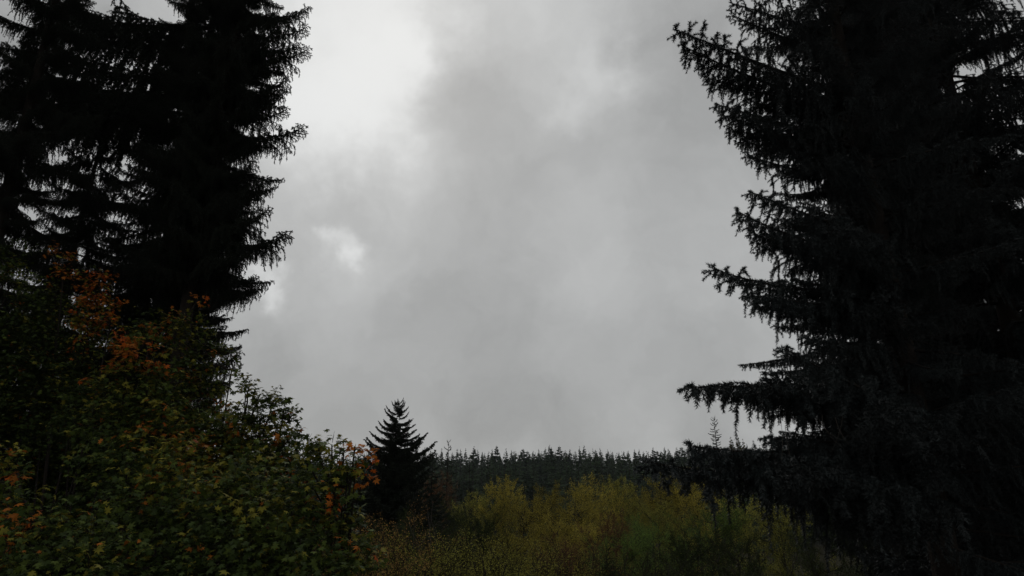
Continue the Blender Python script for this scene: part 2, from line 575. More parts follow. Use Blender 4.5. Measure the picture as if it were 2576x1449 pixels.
def build_mid_conifers():
    gz = lambda d: float(ground_z(0.0, float(d))) - .2
    mid_conifer('fir_tree', 'broad dark fir with upswept limbs rising alone against the sky right of the maples', 1003, 1014, 36, gz(36), 5.7, 190, 5,
                tips=((918, 1106), (930, 1078), (945, 1062), (951, 1040), (968, 1030), (1046, 1058), (1066, 1086), (1071, 1094), (1092, 1112), (1020, 1046),
                      (985, 1034), (1052, 1078), (940, 1120), (905, 1150), (1090, 1150), (1030, 1040)), power=.68, up=.32, cap=2.5)
    mid_conifer('fir_tree', 'shadowed conifer just right of the broad fir, its thin tip above the skyline', 1129, 1108, 75, gz(75), 3.1, 70, 6)
    mid_conifer('fir_tree', 'dark conifer left of the middle whose crown stays just below the skyline', 1270, 1163, 95, gz(95), 3.6, 60, 7)
    mid_conifer('fir_tree', 'short dark conifer between the broad fir and the golden trees', 1180, 1172, 80, gz(80), 3.4, 60, 8)
    mid_conifer('fir_tree', 'thin open young conifer on the skyline under the long spruce branch', 1795, 1050, 90, gz(90), 2.6, 120, 9, power=.55, first=.3)
    mid_conifer('fir_tree', 'dark conifer low behind the red maple leaves at the left of the broad fir', 915, 1150, 44, gz(44), 3.0, 60, 10)
    mid_conifer('fir_tree', 'dark conifer hugging the right foot of the broad fir, tip level with the far ridge', 1088, 1148, 41, gz(41), 3.4, 80, 13)
    mid_conifer('fir_tree', 'low dark conifer at the left foot of the broad fir', 955, 1160, 40, gz(40), 3.2, 70, 14)
    mid_conifer('fir_tree', 'small conifer tip peeping beside the shoulder of the broad fir', 1040, 1120, 42, gz(42), 3.0, 70, 12)


build_mid_conifers()


# ------------------------------------------------------------------ broadleaved trees of the valley
def crown_mesh(name, seed, H, R, nleaf, mats, leaf=.07, upright=.8, start=.12):
    rng = np.random.default_rng(seed)
    b = Buf()
    n1 = 46
    h = np.sort(rng.uniform(start, .95, n1)) * H
    az = rng.random(n1) * 6.283
    p = np.stack([np.zeros(n1), np.zeros(n1), h], 1)
    hh = h / H
    prof = np.sin(np.clip((hh - start) / (1 - start) * .82 + .16, 0, 1) * math.pi) ** .7
    d = unit(np.stack([np.cos(az), np.sin(az), np.full(n1, upright) + rng.normal(0, .25, n1)], 1))
    l = R * prof * rng.uniform(.7, 1.2, n1) * 1.2 + .4
    bend = np.zeros((n1, 3)); bend[:, 2] = .15
    A = arcs(p, d, l, bend, 6)
    tubes(b, A, .03, .008, 3, 0, rng)
    p2, T2, s2, _ = sample(A, 9)
    k = s2 > .15
    p2, T2, s2 = p2[k], T2[k], s2[k]
    d2 = unit(T2 + rng.normal(0, .65, T2.shape) + [[0, 0, .08]])
    l2 = rng.uniform(.35, 1.1, len(p2)) * (1.1 - .4 * s2) * R / 2.2
    B = arcs(p2, d2, l2, rng.normal(0, .1, p2.shape), 5)
    tubes(b, B, .012, .004, 3, 0, rng)
    p3, T3, s3, _ = sample(B, 5)
    d3 = unit(T3 + rng.normal(0, .7, T3.shape) + [[0, 0, .2]])
    l3 = rng.uniform(.15, .5, len(p3)) * R / 2.2
    C = arcs(p3, d3, l3, rng.normal(0, .1, p3.shape), 3)
    tubes(b, C, .006, .003, 3, 0, rng)
    per = max(2, int(nleaf / len(C)))
    q, T, s, _ = sample(C, per)
    q = q + rng.normal(0, .055 * R / 2.2, q.shape)
    a = unit(rng.normal(size=q.shape) + [[0, 0, .6]]); e1 = unit(np.cross(a, rng.normal(size=q.shape))); e2 = np.cross(a, e1)
    sz = (leaf * rng.uniform(.5, 1.2, len(q)))[:, None]
    V = np.stack([q - e1 * sz * .5, q + e2 * sz * .3, q + e1 * sz * .55, q - e2 * sz * .3], 1)
    i = np.arange(len(q))[:, None] * 4
    b.add(V, np.concatenate([i + [0, 1, 2], i + [0, 2, 3]], 1), 1)
    me = b.mesh(name, mats)
    me['top'] = float(np.percentile(V[:, :, 2], 99.7))
    return me


def build_valley():
    CR = [crown_mesh('crown', 300 + k, 9, [2.3, 2.0, 2.7, 2.2][k], 32000, [M['greybark'], M['crown_gold']], upright=[.5, .7, .35, .55][k]) for k in range(4)]
    SH = [crown_mesh('shrub_crown', 320 + k, 5, 2.2, 30000, [M['greybark'], M['crown_orange']], leaf=.042, upright=1.3, start=.02) for k in range(3)]
    TR = trunk_mesh('broadleaf_trunk', 8.6, .13, .02, M['greybark'], 5, (.1, .1))
    TS = trunk_mesh('shrub_stem', 4.2, .05, .01, M['greybark'], 6, (.1, .1))
    rng = random.Random(4)

    def tree(X, Y, d, color, label, group=None, shrub=False, width=1.0, name=None):
        p = at(X, Y, d)
        g = float(ground_z(p[0], p[1]))
        H0 = 5.0 if shrub else 9.0
        cr = rng.choice(SH if shrub else CR)
        s = (p[2] - g) / cr['top']
        t = root(name or ('shrub' if shrub else 'broadleaf_tree'), (p[0], p[1], g), label, 'shrub' if shrub else 'tree', group)
        t.rotation_euler = (0, 0, rng.uniform(0, 6.28))
        link('stem' if shrub else 'trunk', TS if shrub else TR, t).scale = (s, s, s)
        c = link('crown', cr, t)
        c.scale = (s * width, s * width, s)
        c.material_slots[1].link = 'OBJECT'
        c.material_slots[1].material = M[color]
        return t

    T = [
        (1269, 1203, 46, 'crown_gold', 'tall golden olive tree with a narrow peak near the middle of the valley', 1.0),
        (1364, 1219, 48, 'crown_gold', 'golden tree with a visible dark stem, right of the narrow peaked one', 1.0),
        (1182, 1241, 50, 'crown_olive', 'rounded olive tree at the left end of the golden row', 1.15),
        (1225, 1262, 45, 'crown_olive', 'lower olive tree tucked beside the narrow golden peak', 1.0),
        (1444, 1243, 47, 'crown_gold', 'low golden crown between the dark stemmed tree and the russet topped pair', 1.1),
        (1318, 1250, 43, 'crown_gold', 'low golden crown between the two pointed golden trees', 1.0),
        (1500, 1198, 50, 'crown_gold', 'first of the tall pair of bronze gold trees right of the middle', 1.0),
        (1554, 1202, 52, 'crown_olive', 'second of the tall pair of bronze gold trees, slightly broader', 1.1),
        (1610, 1228, 54, 'crown_olive', 'olive gold tree filling the gap right of the tall pair', 1.1),
        (1700, 1180, 52, 'crown_gold', 'bright yellow tree under the drooping spruce branch', 1.1),
        (1660, 1215, 50, 'crown_gold', 'yellow tree left of and below the bright yellow one', 1.0),
        (1750, 1215, 48, 'crown_gold', 'yellow tree partly veiled by hanging spruce twigs', 1.1),
        (1565, 1322, 33, 'crown_green', 'fresh green tree standing in front of the bronze gold pair', 1.2),
        (1640, 1300, 36, 'crown_green', 'darker green tree in front of the yellow trees on the right', 1.2),
        (1790, 1258, 38, 'crown_green', 'rounded green tree beneath the spruce at the right of the valley', 1.2),
        (1870, 1250, 40, 'crown_olive', 'dull olive tree in the shade under the right spruce', 1.2),
        (1525, 1290, 36, 'crown_brown', 'russet half bare tree in front of the golden row', 1.0),
        (1420, 1350, 31, 'crown_brown', 'low russet tree at the centre of the valley floor', 1.1),
        (1090, 1192, 60, 'crown_brown', 'reddish brown thin crown in the dark gap beside the broad fir', .9),
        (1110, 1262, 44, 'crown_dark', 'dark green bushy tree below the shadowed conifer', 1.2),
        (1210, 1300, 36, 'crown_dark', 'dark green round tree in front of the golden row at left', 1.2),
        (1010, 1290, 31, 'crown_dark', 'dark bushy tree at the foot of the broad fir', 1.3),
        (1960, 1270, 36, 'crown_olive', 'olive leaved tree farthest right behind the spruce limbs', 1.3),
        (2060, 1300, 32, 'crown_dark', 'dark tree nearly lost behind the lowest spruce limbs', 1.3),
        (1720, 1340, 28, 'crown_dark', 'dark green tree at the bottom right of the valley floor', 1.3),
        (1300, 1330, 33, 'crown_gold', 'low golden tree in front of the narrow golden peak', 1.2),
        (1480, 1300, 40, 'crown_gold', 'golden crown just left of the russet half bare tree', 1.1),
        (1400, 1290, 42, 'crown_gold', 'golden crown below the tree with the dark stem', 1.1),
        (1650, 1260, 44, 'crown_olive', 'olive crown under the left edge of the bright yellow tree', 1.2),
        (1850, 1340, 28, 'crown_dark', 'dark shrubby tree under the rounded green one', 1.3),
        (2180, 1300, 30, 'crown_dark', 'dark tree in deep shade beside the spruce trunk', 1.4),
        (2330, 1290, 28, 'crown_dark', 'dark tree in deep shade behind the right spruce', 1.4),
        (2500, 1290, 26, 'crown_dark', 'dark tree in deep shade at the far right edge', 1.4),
    ]
    for X, Y, d, c, lab, w in T:
        tree(X, Y, d, c, lab, width=w * .74)
    Sx = [
        (960, 1288, 22, 'crown_orange', 'dry orange brown shrub with upright twigs beside the maple', 1.0),
        (1127, 1335, 21, 'crown_olive', 'pale olive shrub at the bottom, under the broad fir', 1.3),
        (1035, 1370, 18, 'crown_olive', 'olive shrub at the bottom right of the dry orange shrub', 1.3),
        (1284, 1352, 22, 'crown_olive', 'olive shrub with arching twigs at the bottom centre', 1.4),
        (1200, 1375, 18, 'crown_olive', 'low olive shrub along the bottom edge between the pale and the arching ones', 1.4),
        (1340, 1405, 18, 'crown_olive', 'lowest olive shrub right of the bottom centre', 1.3),
        (1450, 1395, 21, 'crown_brown', 'russet shrub on the valley floor right of the bottom centre', 1.3),
        (1560, 1400, 20, 'crown_dark', 'dark green shrub below the fresh green tree', 1.4),
        (1680, 1405, 19, 'crown_dark', 'dark shrub on the bottom edge left of the spruce shade', 1.4),
        (1820, 1410, 18, 'crown_dark', 'dark shrub on the bottom edge inside the spruce shade', 1.4),
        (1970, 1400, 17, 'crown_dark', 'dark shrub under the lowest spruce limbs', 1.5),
        (930, 1370, 16, 'crown_orange', 'small dry orange shrub beneath the first one at the maple edge', 1.0),
        (1060, 1320, 24, 'crown_dark', 'dark shrub with pale bare twigs at the foot of the broad fir', 1.2),
    ]
    for X, Y, d, c, lab, w in Sx:
        tree(X, Y, d, c, lab, shrub=True, width=w)
    # pale bare twigs standing out of the dark shrub
    b = Buf(); g = np.random.default_rng(3)
    p0 = np.array([at(x, 1385, 20.5) for x in (1050, 1062, 1075, 1085, 1098, 1040)])
    d0 = unit(np.stack([g.normal(0, .3, 6), g.normal(0, .1, 6), np.ones(6)], 1))
    A = arcs(p0, d0, g.uniform(.8, 1.3, 6), g.normal(0, .12, (6, 3)), 6)
    tubes(b, A, .008, .004, 4, 0, g)
    p, Tn, s, _ = sample(A, 5)
    tubes(b, arcs(p, unit(Tn + g.normal(0, .5, Tn.shape)), g.uniform(.1, .35, len(p)), g.normal(0, .1, p.shape), 3), .004, .002, 3, 0, g)
    o = link('bare_sapling', b.mesh('bare_twigs', [M['dead_twig']]))
    tag(o, 'cluster of pale bare twigs in front of the foot of the broad fir', 'bare shrub')


build_valley()


# ------------------------------------------------------------------ maples
def leaf_template():
    """Palmate leaf of seven pointed lobes, folded a little at the midrib, tips drooping. Stalk at the origin, blade along +x."""
    angs = [-150, -122, -98, -74, -50, -27, 0, 27, 50, 74, 98, 122, 150]
    rad = [.34, .22, .50, .27, .58, .31, .66, .31, .58, .27, .50, .22, .34]
    v = [(.0, 0, 0)]
    for a, r in zip(angs, rad):
        a = math.radians(a)
        x, y = .28 + math.cos(a) * r * .95, math.sin(a) * r
        z = -.35 * r * r + .10 * abs(y)
        if r > .3: z -= .05
        v.append((x, y, z))
    c = (.28, 0, .0)
    v[0] = c
    n = len(angs)
    f = [(0, i, i + 1) for i in range(1, n)]
    return np.array(v, float), np.array(f, int)


LV, LF = leaf_template()
LCOL = ['leaf_dark', 'leaf_green', 'leaf_yellow', 'leaf_orange', 'leaf_red']


def _leaf_mesh(c, fl):
    b = Buf()
    v = LV.copy()
    if fl: v[:, 2] += .18 * v[:, 0] * v[:, 1]; v[:, 2] -= .1 * v[:, 0] ** 2
    b.add(v, LF, 0)
    # stalk
    return b.mesh('maple_leaf_blade', [M[c]])


LEAF = {c: [_leaf_mesh(c, 0), _leaf_mesh(c, 1)] for c in LCOL}
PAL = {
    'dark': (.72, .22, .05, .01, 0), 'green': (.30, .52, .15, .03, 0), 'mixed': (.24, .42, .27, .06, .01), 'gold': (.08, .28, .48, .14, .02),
    'orange': (.02, .12, .22, .48, .16), 'red': (0, .05, .08, .42, .45),
}


def maple(label, stem_xy, clumps, seed, n_ind=260, leafsz=.10, dens=1.0, name='maple_tree', cat='maple'):
    """clumps: (X, Y, d, radius in metres, palette)."""
    rng = np.random.default_rng(seed)
    bx, by, bd = stem_xy
    base = at(bx, 1208, bd); gz = float(ground_z(base[0], base[1])) - .1
    base = np.array([base[0], base[1], gz])
    t = root(name, tuple(base), label, cat)
    C = np.array([at(c[0], c[1], c[2]) for c in clumps])
    Rr = np.array([c[3] for c in clumps])
    order = np.argsort(C[:, 2])
    # main stems: from the ground to each third clump, limbs to the others
    sb = Buf()
    stems = []
    for n_, i in enumerate(order):
        c = C[i]
        if n_ % 3 == 0 or not stems:
            p0 = base + rng.normal(0, .12, 3) * [1, 1, 0]
            s = np.linspace(0, 1, 9)[:, None]
            mid = np.array([(c[0] - p0[0]) * .25, (c[1] - p0[1]) * .25, 0])
            P = p0 * (1 - s) + c * s - mid * np.sin(s * math.pi) * .6 + rng.normal(0, .03, (9, 3)) * np.sin(s * math.pi)
            stems.append(P)
            tubes(sb, P[None], .026, .010, 6, 0, rng)
        else:
            allp = np.concatenate(stems)
            below = allp[allp[:, 2] < c[2] - .2 * 0 - .3]
            src = below if len(below) else allp
            j = src[np.argmin(np.linalg.norm(src - c, axis=1))]
            s = np.linspace(0, 1, 7)[:, None]
            P = j * (1 - s) + c * s + np.array([0, 0, -.12]) * np.sin(s * math.pi) + rng.normal(0, .02, (7, 3)) * np.sin(s * math.pi)
            tubes(sb, P[None], .022, .008, 5, 0, rng)
    # twigs
    LP, LD, LN, LC, LS = [], [], [], [], []
    for (c, r, cl) in zip(C, Rr, clumps):
        nt = max(4, int(56 * dens * (r / .5) ** 2.2))
        dirs = unit(rng.normal(size=(nt, 3)) + [[0, -.15, .35]])
        p0 = c + dirs * r * rng.uniform(.05, .6, nt)[:, None]
        l = r * rng.uniform(.35, .75, nt) + .06
        d = unit(dirs + rng.normal(0, .3, dirs.shape) + [[0, 0, .15]])
        bend = np.zeros_like(d); bend[:, 2] = -.18
        A = arcs(p0, d, l, bend, 5)
        tubes(sb, A, .0035, .0015, 3, 0, rng)
        n = np.maximum((l / .055).astype(int), 3)
        p, T, s, idx = sample(A, n)
        rep = 2
        p = np.repeat(p, rep, 0); T = np.repeat(T, rep, 0)
        side = unit(np.cross(T, [[0, 0, 1.0]]))
        sg = np.tile([1.0, -1.0], len(p) // rep)[:, None]
        dl = unit(T * .35 + side * sg + rng.normal(0, .35, p.shape) + [[0, 0, -.25]])
        q = p + dl * rng.uniform(.02, .06, len(p))[:, None]
        nm = unit(np.array([[0, -.15, 1.0]]) + rng.normal(0, .5, p.shape) + dl * .35)
        nm = unit(nm - dl * (nm * dl).sum(1, keepdims=True))
        w = np.array(PAL[cl[4]])
        # colour runs in sprays: one draw per twig, a few strays
        tw = rng.choice(5, size=nt, p=w / w.sum())
        ci = np.repeat(tw[idx], rep)
        stray = rng.random(len(ci)) < .35
        ci[stray] = rng.choice(5, size=stray.sum(), p=w / w.sum())
        LP.append(q); LD.append(dl); LN.append(nm); LC.append(ci)
        LS.append(leafsz * rng.uniform(.42, 1.12, len(q)))
    P = np.concatenate(LP); D = np.concatenate(LD); Nn = np.concatenate(LN); Cc = np.concatenate(LC); Sz = np.concatenate(LS)
    Yv = np.cross(Nn, D)
    o = link('stem', sb.mesh('maple_stems', [M['bark']]), t)
    o.location = tuple(-base)
    # the leaves that show largest are objects, the others one mass
    rel = P - CAM
    zc = rel @ FWD; xs = 1288 + F * (rel @ RIGHT) / zc; ysn = 724.5 - F * (rel @ UP) / zc
    inside = (xs > 0) & (xs < 2576) & (ysn > 0) & (ysn < 1449)
    score = np.where(inside, zc - 30 * (Sz - .08), 1e6)
    pick = np.argsort(score)[:n_ind]
    pick = pick[score[pick] < 1e5]
    mask = np.zeros(len(P), bool); mask[pick] = True
    for i in pick:
        me = LEAF[LCOL[Cc[i]]][int(rng.integers(2))]
        lo = bpy.data.objects.new('leaf', me)
        COL.objects.link(lo)
        lo.parent = t
        x, y, z = D[i] * Sz[i], Yv[i] * Sz[i], Nn[i] * Sz[i]
        p = P[i] - base
        lo.matrix_local = Matrix(((x[0], y[0], z[0], p[0]), (x[1], y[1], z[1], p[1]), (x[2], y[2], z[2], p[2]), (0, 0, 0, 1)))
    k = ~mask
    if k.any():
        V = P[k][:, None, :] - base + (LV[None, :, 0:1] * D[k][:, None, :] + LV[None, :, 1:2] * Yv[k][:, None, :] + LV[None, :, 2:3] * Nn[k][:, None, :]) * Sz[k][:, None, None]
        Tt = LF[None] + (np.arange(k.sum()) * len(LV))[:, None, None]
        b = Buf(); b.add(V, Tt, np.repeat(Cc[k], len(LF)))
        o = link('foliage', b.mesh('maple_foliage', [M[c] for c in LCOL]), t)
        o['kind'] = 'stuff'
    return t, len(P)


def build_maples():
    tot = 0
    defs = [
        ('tall slender maple with flame orange sprays against the black spruces at left', (190, 0, 11),
         [(148, 640, 11, .24, 'orange'), (160, 690, 11, .24, 'orange'), (140, 735, 11.2, .26, 'mixed'), (205, 690, 11, .16, 'red'), (235, 725, 10.8, .32, 'orange'),
          (252, 705, 10.8, .22, 'red'), (225, 775, 10.7, .38, 'orange'), (262, 775, 10.8, .3, 'orange'), (215, 830, 10.8, .38, 'gold'),
          (278, 815, 10.8, .26, 'orange'), (235, 880, 11, .38, 'mixed'), (170, 780, 11.4, .32, 'green'), (180, 840, 11.5, .38, 'dark'), (290, 870, 10.8, .2, 'gold'),
          (120, 790, 11.6, .35, 'dark'), (140, 880, 11.6, .45, 'dark'), (210, 940, 11.4, .4, 'dark')], 260, .085, 1.25),
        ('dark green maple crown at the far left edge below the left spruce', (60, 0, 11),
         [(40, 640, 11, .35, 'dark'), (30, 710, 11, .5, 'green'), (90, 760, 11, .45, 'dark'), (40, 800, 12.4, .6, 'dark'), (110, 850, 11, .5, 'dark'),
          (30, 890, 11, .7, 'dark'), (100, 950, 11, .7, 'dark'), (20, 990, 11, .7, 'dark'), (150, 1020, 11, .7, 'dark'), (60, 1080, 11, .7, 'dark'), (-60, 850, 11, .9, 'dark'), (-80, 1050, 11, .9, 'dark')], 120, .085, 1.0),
        ('maple with one glowing orange spray in its middle and green boughs below', (330, 0, 9.2),
         [(325, 880, 9, .24, 'red'), (350, 895, 8.9, .26, 'orange'), (390, 900, 9, .2, 'orange'), (300, 915, 9.1, .22, 'orange'), (320, 950, 9, .32, 'gold'), (395, 950, 9.2, .32, 'green'),
          (270, 985, 9.1, .35, 'mixed'), (340, 1010, 9, .4, 'green'), (410, 1020, 9.1, .4, 'mixed'), (215, 1000, 9.4, .35, 'dark'), (240, 1070, 9.2, .42, 'green'),
          (310, 1090, 9, .45, 'green'), (390, 1100, 9, .45, 'mixed'), (180, 1080, 9.4, .35, 'dark'), (450, 1080, 9, .45, 'mixed'), (330, 870, 9.3, .2, 'orange'),
          (370, 850, 9.6, .3, 'green'), (420, 960, 9.6, .35, 'green')], 300, .10, 1.0),
        ('green maple crown rising highest right of the tall spruces', (500, 0, 10.2),
         [(440, 810, 10.2, 0.26, 'gold'), (410, 830, 10.2, 0.24, 'orange'), (480, 820, 10.2, 0.32, 'mixed'), (450, 870, 10.2, 0.40, 'mixed'), (510, 870, 10.2, 0.36, 'green'), (550, 900, 10.2, 0.28, 'green'),
          (490, 920, 10.2, 0.40, 'green'), (540, 950, 10.2, 0.32, 'green'), (575, 890, 10.2, 0.16, 'green'), (583, 930, 10.2, 0.16, 'green'), (560, 990, 10.2, 0.32, 'green'),
          (500, 990, 10.2, 0.44, 'mixed'), (440, 960, 10.2, 0.40, 'mixed'), (560, 1050, 10.2, 0.40, 'mixed'), (500, 1060, 10.2, 0.48, 'mixed'), (500, 755, 10.2, 0.14, 'red'), (360, 800, 10.2, 0.20, 'dark'), (370, 840, 10.2, 0.24, 'green')], 260, .095, .9),
        ('maple with ragged sprays of large leaves stepping down against the pale sky', (660, 0, 9.5),
         [(628, 965, 9.5, .16, 'green'), (618, 990, 9.5, .2, 'green'), (655, 990, 9.5, .22, 'green'), (690, 1005, 9.5, .22, 'green'), (715, 1025, 9.4, .2, 'green'), (735, 1045, 9.4, .17, 'green'),
          (660, 1040, 9.5, .3, 'dark'), (700, 1060, 9.5, .28, 'green'), (610, 1060, 9.6, .36, 'mixed'), (650, 1100, 9.5, .42, 'mixed'), (730, 1095, 9.4, .22, 'green'), (710, 1120, 9.4, .35, 'green'),
          (590, 1130, 9.4, .45, 'mixed'), (660, 1170, 9.3, .5, 'mixed'), (750, 1150, 9.3, .35, 'dark'), (540, 1110, 9.5, .45, 'mixed'), (540, 1170, 9.3, .5, 'gold')], 300, .115, 1.0),
        ('vine maple with red tipped shoots reaching toward the lone fir', (850, 0, 7.6),
         [(775, 1105, 7.8, .15, 'green'), (800, 1120, 7.6, .15, 'mixed'), (835, 1118, 7.5, .14, 'mixed'), (865, 1135, 7.5, .16, 'mixed'), (893, 1124, 7.5, .06, 'red'), (896, 1158, 7.5, .12, 'mixed'),
          (922, 1152, 7.5, .08, 'red'), (920, 1197, 7.5, .07, 'red'), (875, 1182, 7.5, .18, 'mixed'), (830, 1165, 7.6, .26, 'mixed'), (780, 1160, 7.7, .28, 'green'), (845, 1220, 7.5, .28, 'mixed'),
          (790, 1230, 7.6, .32, 'green'), (880, 1235, 7.5, .2, 'mixed'), (740, 1200, 7.8, .3, 'green'), (860, 1280, 7.5, .26, 'green'), (800, 1300, 7.6, .35, 'green'), (730, 1280, 7.7, .36, 'mixed'),
          (880, 1320, 7.5, .2, 'dark'), (845, 1350, 7.4, .32, 'green'), (900, 1370, 7.4, .2, 'green'), (780, 1380, 7.5, .38, 'dark'), (890, 1420, 7.2, .3, 'green'), (935, 1440, 7.2, .22, 'mixed'), (840, 1440, 7.2, .4, 'green')], 300, .105, 1.1),
        ('green maple bushing out at the bottom between its red tipped and shaded neighbours', (620, 0, 7),
         [(600, 1200, 7.6, .4, 'mixed'), (660, 1240, 7.4, .4, 'green'), (560, 1260, 7.2, .4, 'mixed'), (640, 1310, 7, .42, 'green'), (710, 1340, 7, .4, 'green'), (560, 1340, 6.9, .42, 'dark'),
          (620, 1400, 6.7, .42, 'green'), (700, 1430, 6.7, .42, 'green'), (530, 1420, 6.7, .42, 'dark'), (770, 1450, 6.6, .4, 'dark'), (600, 1470, 6.5, .45, 'dark')], 300, .10, 1.0),
        ('shaded maple with yellowing leaves left of the bottom middle', (420, 0, 7.5),
         [(460, 1150, 8, .42, 'gold'), (390, 1180, 8, .42, 'mixed'), (320, 1160, 8.3, .42, 'green'), (470, 1220, 7.6, .42, 'mixed'), (400, 1260, 7.6, .42, 'green'), (330, 1230, 8, .4, 'dark'), (260, 1150, 8.6, .42, 'dark'),
          (470, 1300, 7.3, .42, 'dark'), (390, 1340, 7.2, .42, 'dark'), (460, 1390, 6.9, .42, 'dark'), (380, 1420, 6.8, .42, 'dark'), (300, 1330, 7.4, .42, 'dark'), (310, 1440, 6.6, .42, 'green'), (450, 1460, 6.5, .4, 'dark'), (260, 1240, 8.4, .4, 'dark')], 300, .10, .95),
        ('low maple filling the bottom left corner with a reddish bough above it', (90, 0, 6.2),
         [(20, 1170, 7, .18, 'gold'), (45, 1190, 6.9, .10, 'orange'), (10, 1215, 6.9, .25, 'mixed'), (-20, 1180, 7, .3, 'gold'), (20, 1270, 6.7, .25, 'green'), (60, 1300, 6.5, .28, 'green'), (15, 1350, 6.3, .3, 'orange'),
          (110, 1310, 6.5, .25, 'green'), (165, 1345, 6.4, .28, 'green'), (80, 1380, 6.2, .35, 'dark'), (30, 1430, 6, .35, 'green'), (140, 1420, 6.1, .35, 'dark'), (220, 1390, 6.3, .35, 'dark'), (220, 1450, 6, .38, 'green'), (100, 1470, 5.9, .4, 'dark'), (240, 1330, 6.8, .25, 'mixed')], 300, .095, 1.0),
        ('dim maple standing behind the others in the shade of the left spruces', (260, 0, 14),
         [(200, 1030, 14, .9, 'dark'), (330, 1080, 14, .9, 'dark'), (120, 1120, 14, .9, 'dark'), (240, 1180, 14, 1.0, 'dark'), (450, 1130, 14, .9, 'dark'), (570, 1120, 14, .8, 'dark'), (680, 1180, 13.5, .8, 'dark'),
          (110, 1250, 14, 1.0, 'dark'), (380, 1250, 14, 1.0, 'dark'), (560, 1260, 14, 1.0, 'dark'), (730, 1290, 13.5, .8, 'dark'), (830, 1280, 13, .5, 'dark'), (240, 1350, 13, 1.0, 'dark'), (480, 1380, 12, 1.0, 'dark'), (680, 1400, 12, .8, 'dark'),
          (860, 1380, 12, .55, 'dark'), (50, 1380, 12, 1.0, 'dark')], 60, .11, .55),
    ]
    for k, (lab, st_, cl, ni, sz, dn) in enumerate(defs):
        t, n = maple(lab, st_, cl, 400 + k, ni, sz, dn)
        tot += n
        print('maple', k, n)
    print('leaves', tot)


build_maples()


# ------------------------------------------------------------------ the tall near spruces
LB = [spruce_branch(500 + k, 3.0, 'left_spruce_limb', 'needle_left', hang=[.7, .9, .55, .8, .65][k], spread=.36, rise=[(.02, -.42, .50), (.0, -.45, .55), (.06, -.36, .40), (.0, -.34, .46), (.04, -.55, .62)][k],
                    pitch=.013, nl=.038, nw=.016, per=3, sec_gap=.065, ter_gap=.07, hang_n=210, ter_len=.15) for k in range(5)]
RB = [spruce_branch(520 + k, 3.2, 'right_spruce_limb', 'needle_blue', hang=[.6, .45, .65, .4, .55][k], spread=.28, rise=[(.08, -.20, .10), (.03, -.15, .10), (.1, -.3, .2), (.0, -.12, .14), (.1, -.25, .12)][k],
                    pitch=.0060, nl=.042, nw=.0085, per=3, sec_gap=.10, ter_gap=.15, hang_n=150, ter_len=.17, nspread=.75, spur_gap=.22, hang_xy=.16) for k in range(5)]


def tall_spruce(label, X, d, H, R, zlo, zhi, n, variants, seed, tips=(), power=.35, up=-.02, tr=.24, az_range=None, keep_left=0):
    c = at(X, 1208, d)
    gz = float(ground_z(c[0], c[1]))
    t = root('spruce_tree', (c[0], c[1], gz), label, 'spruce')
    r = random.Random(seed)
    link('trunk', trunk_mesh('spruce_trunk', H, tr, .03, M['bark'], seed), t)
    for i in range(n):
        z = zlo + (zhi - zlo) * (i + r.random()) / n
        az = i * 2.39996 + r.uniform(-.4, .4)
        if az_range: az = r.uniform(*az_range)
        if z < keep_left and math.cos(az) < -.1: continue
        q = (z) / H
        rad = R * min(1, max(.05, (1 - q))  ** power) * r.uniform(.5, .98)
        tip = (math.cos(az) * rad, math.sin(az) * rad, z + rad * (up + r.uniform(-.30, .22)))
        set_branch(r.choice(variants), t, (0, 0, z), tip)
    for tp in tips:
        tx, ty, td = tp[:3]
        rise = tp[3] if len(tp) > 3 else .0
        p = at(tx, ty, td)
        l = p - np.array([c[0], c[1], gz])
        hd = math.hypot(l[0], l[1])
        set_branch(r.choice(variants), t, (0, 0, l[2] - rise * hd), tuple(l))
    return t


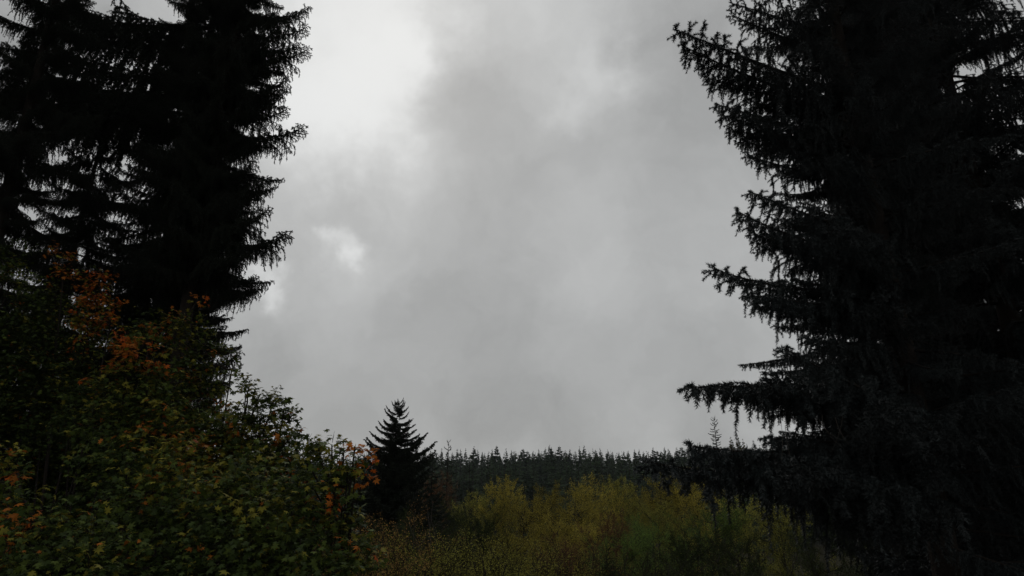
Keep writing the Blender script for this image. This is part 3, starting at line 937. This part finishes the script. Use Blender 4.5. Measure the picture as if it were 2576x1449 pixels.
def build_spruces():
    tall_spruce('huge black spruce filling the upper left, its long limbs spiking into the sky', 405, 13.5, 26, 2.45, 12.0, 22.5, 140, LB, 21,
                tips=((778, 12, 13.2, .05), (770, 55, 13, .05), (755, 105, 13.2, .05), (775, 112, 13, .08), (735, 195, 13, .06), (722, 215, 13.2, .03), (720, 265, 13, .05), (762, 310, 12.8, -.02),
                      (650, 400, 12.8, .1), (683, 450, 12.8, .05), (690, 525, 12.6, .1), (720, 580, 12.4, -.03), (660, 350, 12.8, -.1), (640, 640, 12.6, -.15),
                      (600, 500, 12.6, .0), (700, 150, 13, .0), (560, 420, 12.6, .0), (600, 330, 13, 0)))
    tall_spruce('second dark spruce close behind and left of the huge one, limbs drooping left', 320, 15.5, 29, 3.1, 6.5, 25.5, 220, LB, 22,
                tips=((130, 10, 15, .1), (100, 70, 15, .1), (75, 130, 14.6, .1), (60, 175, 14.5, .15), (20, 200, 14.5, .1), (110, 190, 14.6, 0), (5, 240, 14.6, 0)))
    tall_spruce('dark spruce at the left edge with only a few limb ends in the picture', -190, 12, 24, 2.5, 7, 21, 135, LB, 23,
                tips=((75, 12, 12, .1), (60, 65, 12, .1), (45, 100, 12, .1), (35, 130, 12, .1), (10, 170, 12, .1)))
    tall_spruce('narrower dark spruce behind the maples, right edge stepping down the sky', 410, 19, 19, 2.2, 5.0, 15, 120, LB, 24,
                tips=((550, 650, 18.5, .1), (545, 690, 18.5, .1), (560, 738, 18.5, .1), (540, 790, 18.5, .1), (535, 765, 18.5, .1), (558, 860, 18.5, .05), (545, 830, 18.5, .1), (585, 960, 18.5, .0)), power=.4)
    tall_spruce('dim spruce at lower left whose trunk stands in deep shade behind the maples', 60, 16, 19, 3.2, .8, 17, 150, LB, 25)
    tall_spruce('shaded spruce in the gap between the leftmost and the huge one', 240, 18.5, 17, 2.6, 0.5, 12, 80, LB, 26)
    tall_spruce('small dim conifer tip poking up between the high green and the ragged maple', 603, 20, 9.3, 1.0, 2, 9.2, 36, LB, 27, power=.6, tr=.1)
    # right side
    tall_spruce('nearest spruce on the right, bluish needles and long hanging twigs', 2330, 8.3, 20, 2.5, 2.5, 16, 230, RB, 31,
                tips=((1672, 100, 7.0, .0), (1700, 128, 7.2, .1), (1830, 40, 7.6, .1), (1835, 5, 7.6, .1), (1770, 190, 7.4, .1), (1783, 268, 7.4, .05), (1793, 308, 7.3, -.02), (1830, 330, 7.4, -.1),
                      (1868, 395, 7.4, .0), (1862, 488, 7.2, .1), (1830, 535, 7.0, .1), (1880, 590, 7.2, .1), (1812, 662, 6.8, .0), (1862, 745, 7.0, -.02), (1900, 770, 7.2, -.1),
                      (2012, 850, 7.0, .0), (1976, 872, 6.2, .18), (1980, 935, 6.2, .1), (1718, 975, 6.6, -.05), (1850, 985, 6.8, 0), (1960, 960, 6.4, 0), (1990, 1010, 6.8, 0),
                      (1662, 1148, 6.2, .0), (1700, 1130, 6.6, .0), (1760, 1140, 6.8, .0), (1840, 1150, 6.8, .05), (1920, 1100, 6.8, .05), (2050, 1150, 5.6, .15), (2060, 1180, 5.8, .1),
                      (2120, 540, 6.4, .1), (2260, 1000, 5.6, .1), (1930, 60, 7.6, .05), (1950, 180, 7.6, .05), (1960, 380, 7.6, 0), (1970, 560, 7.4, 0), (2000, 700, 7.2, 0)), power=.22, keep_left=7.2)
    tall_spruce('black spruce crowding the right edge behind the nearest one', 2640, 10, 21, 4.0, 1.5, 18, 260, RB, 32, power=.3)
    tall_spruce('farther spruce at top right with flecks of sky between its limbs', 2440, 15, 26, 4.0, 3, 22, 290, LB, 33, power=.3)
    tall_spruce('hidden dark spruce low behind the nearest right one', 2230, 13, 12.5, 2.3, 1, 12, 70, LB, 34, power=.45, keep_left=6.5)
    # old dead twigs hanging under the lowest limbs
    b = Buf(); g = np.random.default_rng(8)
    c = at(2110, 1060, 6.6)
    p0 = np.array([at(x, 1055 + g.uniform(-15, 20), 6.6 + g.uniform(-.3, .3)) for x in (1950, 1962, 1975, 2060, 2068, 2100, 2120, 2190, 2260)])
    d0 = unit(np.stack([g.normal(0, .35, 9), g.normal(0, .3, 9), -np.ones(9)], 1))
    A = arcs(p0, d0, g.uniform(.25, .45, 9), g.normal(0, .25, (9, 3)), 6)
    tubes(b, A - c, .0022, .001, 4, 0, g)
    o = link('dead_twigs', b.mesh('dead_twigs', [M['dead_twig']]), None, tuple(c))
    tag(o, 'thin grey dead twigs dangling below the long spruce limbs at right', 'twigs', None, 'stuff')


build_spruces()


# ------------------------------------------------------------------ undergrowth so that no bare soil shows
def undergrowth():
    g = np.random.default_rng(14)
    b = Buf()
    n = 60000
    x = g.uniform(-40, 45, n); y = 3 + 60 * g.random(n) ** 1.3
    z = ground_z(x, y) + g.random(n) ** 2 * 1.2
    q = np.stack([x, y, z], 1)
    a = unit(g.normal(size=q.shape) + [[0, 0, .8]]); e1 = unit(np.cross(a, g.normal(size=q.shape))); e2 = np.cross(a, e1)
    sz = g.uniform(.10, .30, n)[:, None]
    V = np.stack([q - e1 * sz * .5, q + e2 * sz * .25, q + e1 * sz * .6, q - e2 * sz * .25], 1)
    i = np.arange(n)[:, None] * 4
    b.add(V, np.concatenate([i + [0, 1, 2], i + [0, 2, 3]], 1), 0)
    o = link('undergrowth', b.mesh('undergrowth', [M['crown_dark']]))
    tag(o, 'low dark leafy undergrowth covering the ground under the trees', 'undergrowth', None, 'stuff')


undergrowth()


# ------------------------------------------------------------------ haze
def haze():
    b = Buf()
    x0, x1, y0, y1, z0, z1 = -600, 800, -60, 560, -20, 60
    V = [(x, y, z) for z in (z0, z1) for y in (y0, y1) for x in (x0, x1)]
    T = [(0, 2, 1), (1, 2, 3), (4, 5, 6), (5, 7, 6), (0, 1, 4), (1, 5, 4), (2, 6, 3), (3, 6, 7), (0, 4, 2), (2, 4, 6), (1, 3, 5), (3, 7, 5)]
    b.add(V, T, 0)
    m = bpy.data.materials.new('damp_air'); m.use_nodes = True
    N, L = m.node_tree.nodes, m.node_tree.links
    N.clear()
    out = N.new('ShaderNodeOutputMaterial'); pv = N.new('ShaderNodeVolumePrincipled')
    pv.inputs['Color'].default_value = (.85, .93, 1, 1)
    pv.inputs['Density'].default_value = .00010
    L.new(pv.outputs[0], out.inputs['Volume'])
    o = link('haze', b.mesh('haze', [m]))
    tag(o, 'thin damp haze between the camera and the far ridge', 'haze', None, 'stuff')


HAZE = True
if HAZE: haze()
print('tris', sum(len(m.polygons) for m in bpy.data.meshes), 'objects', len(bpy.data.objects))
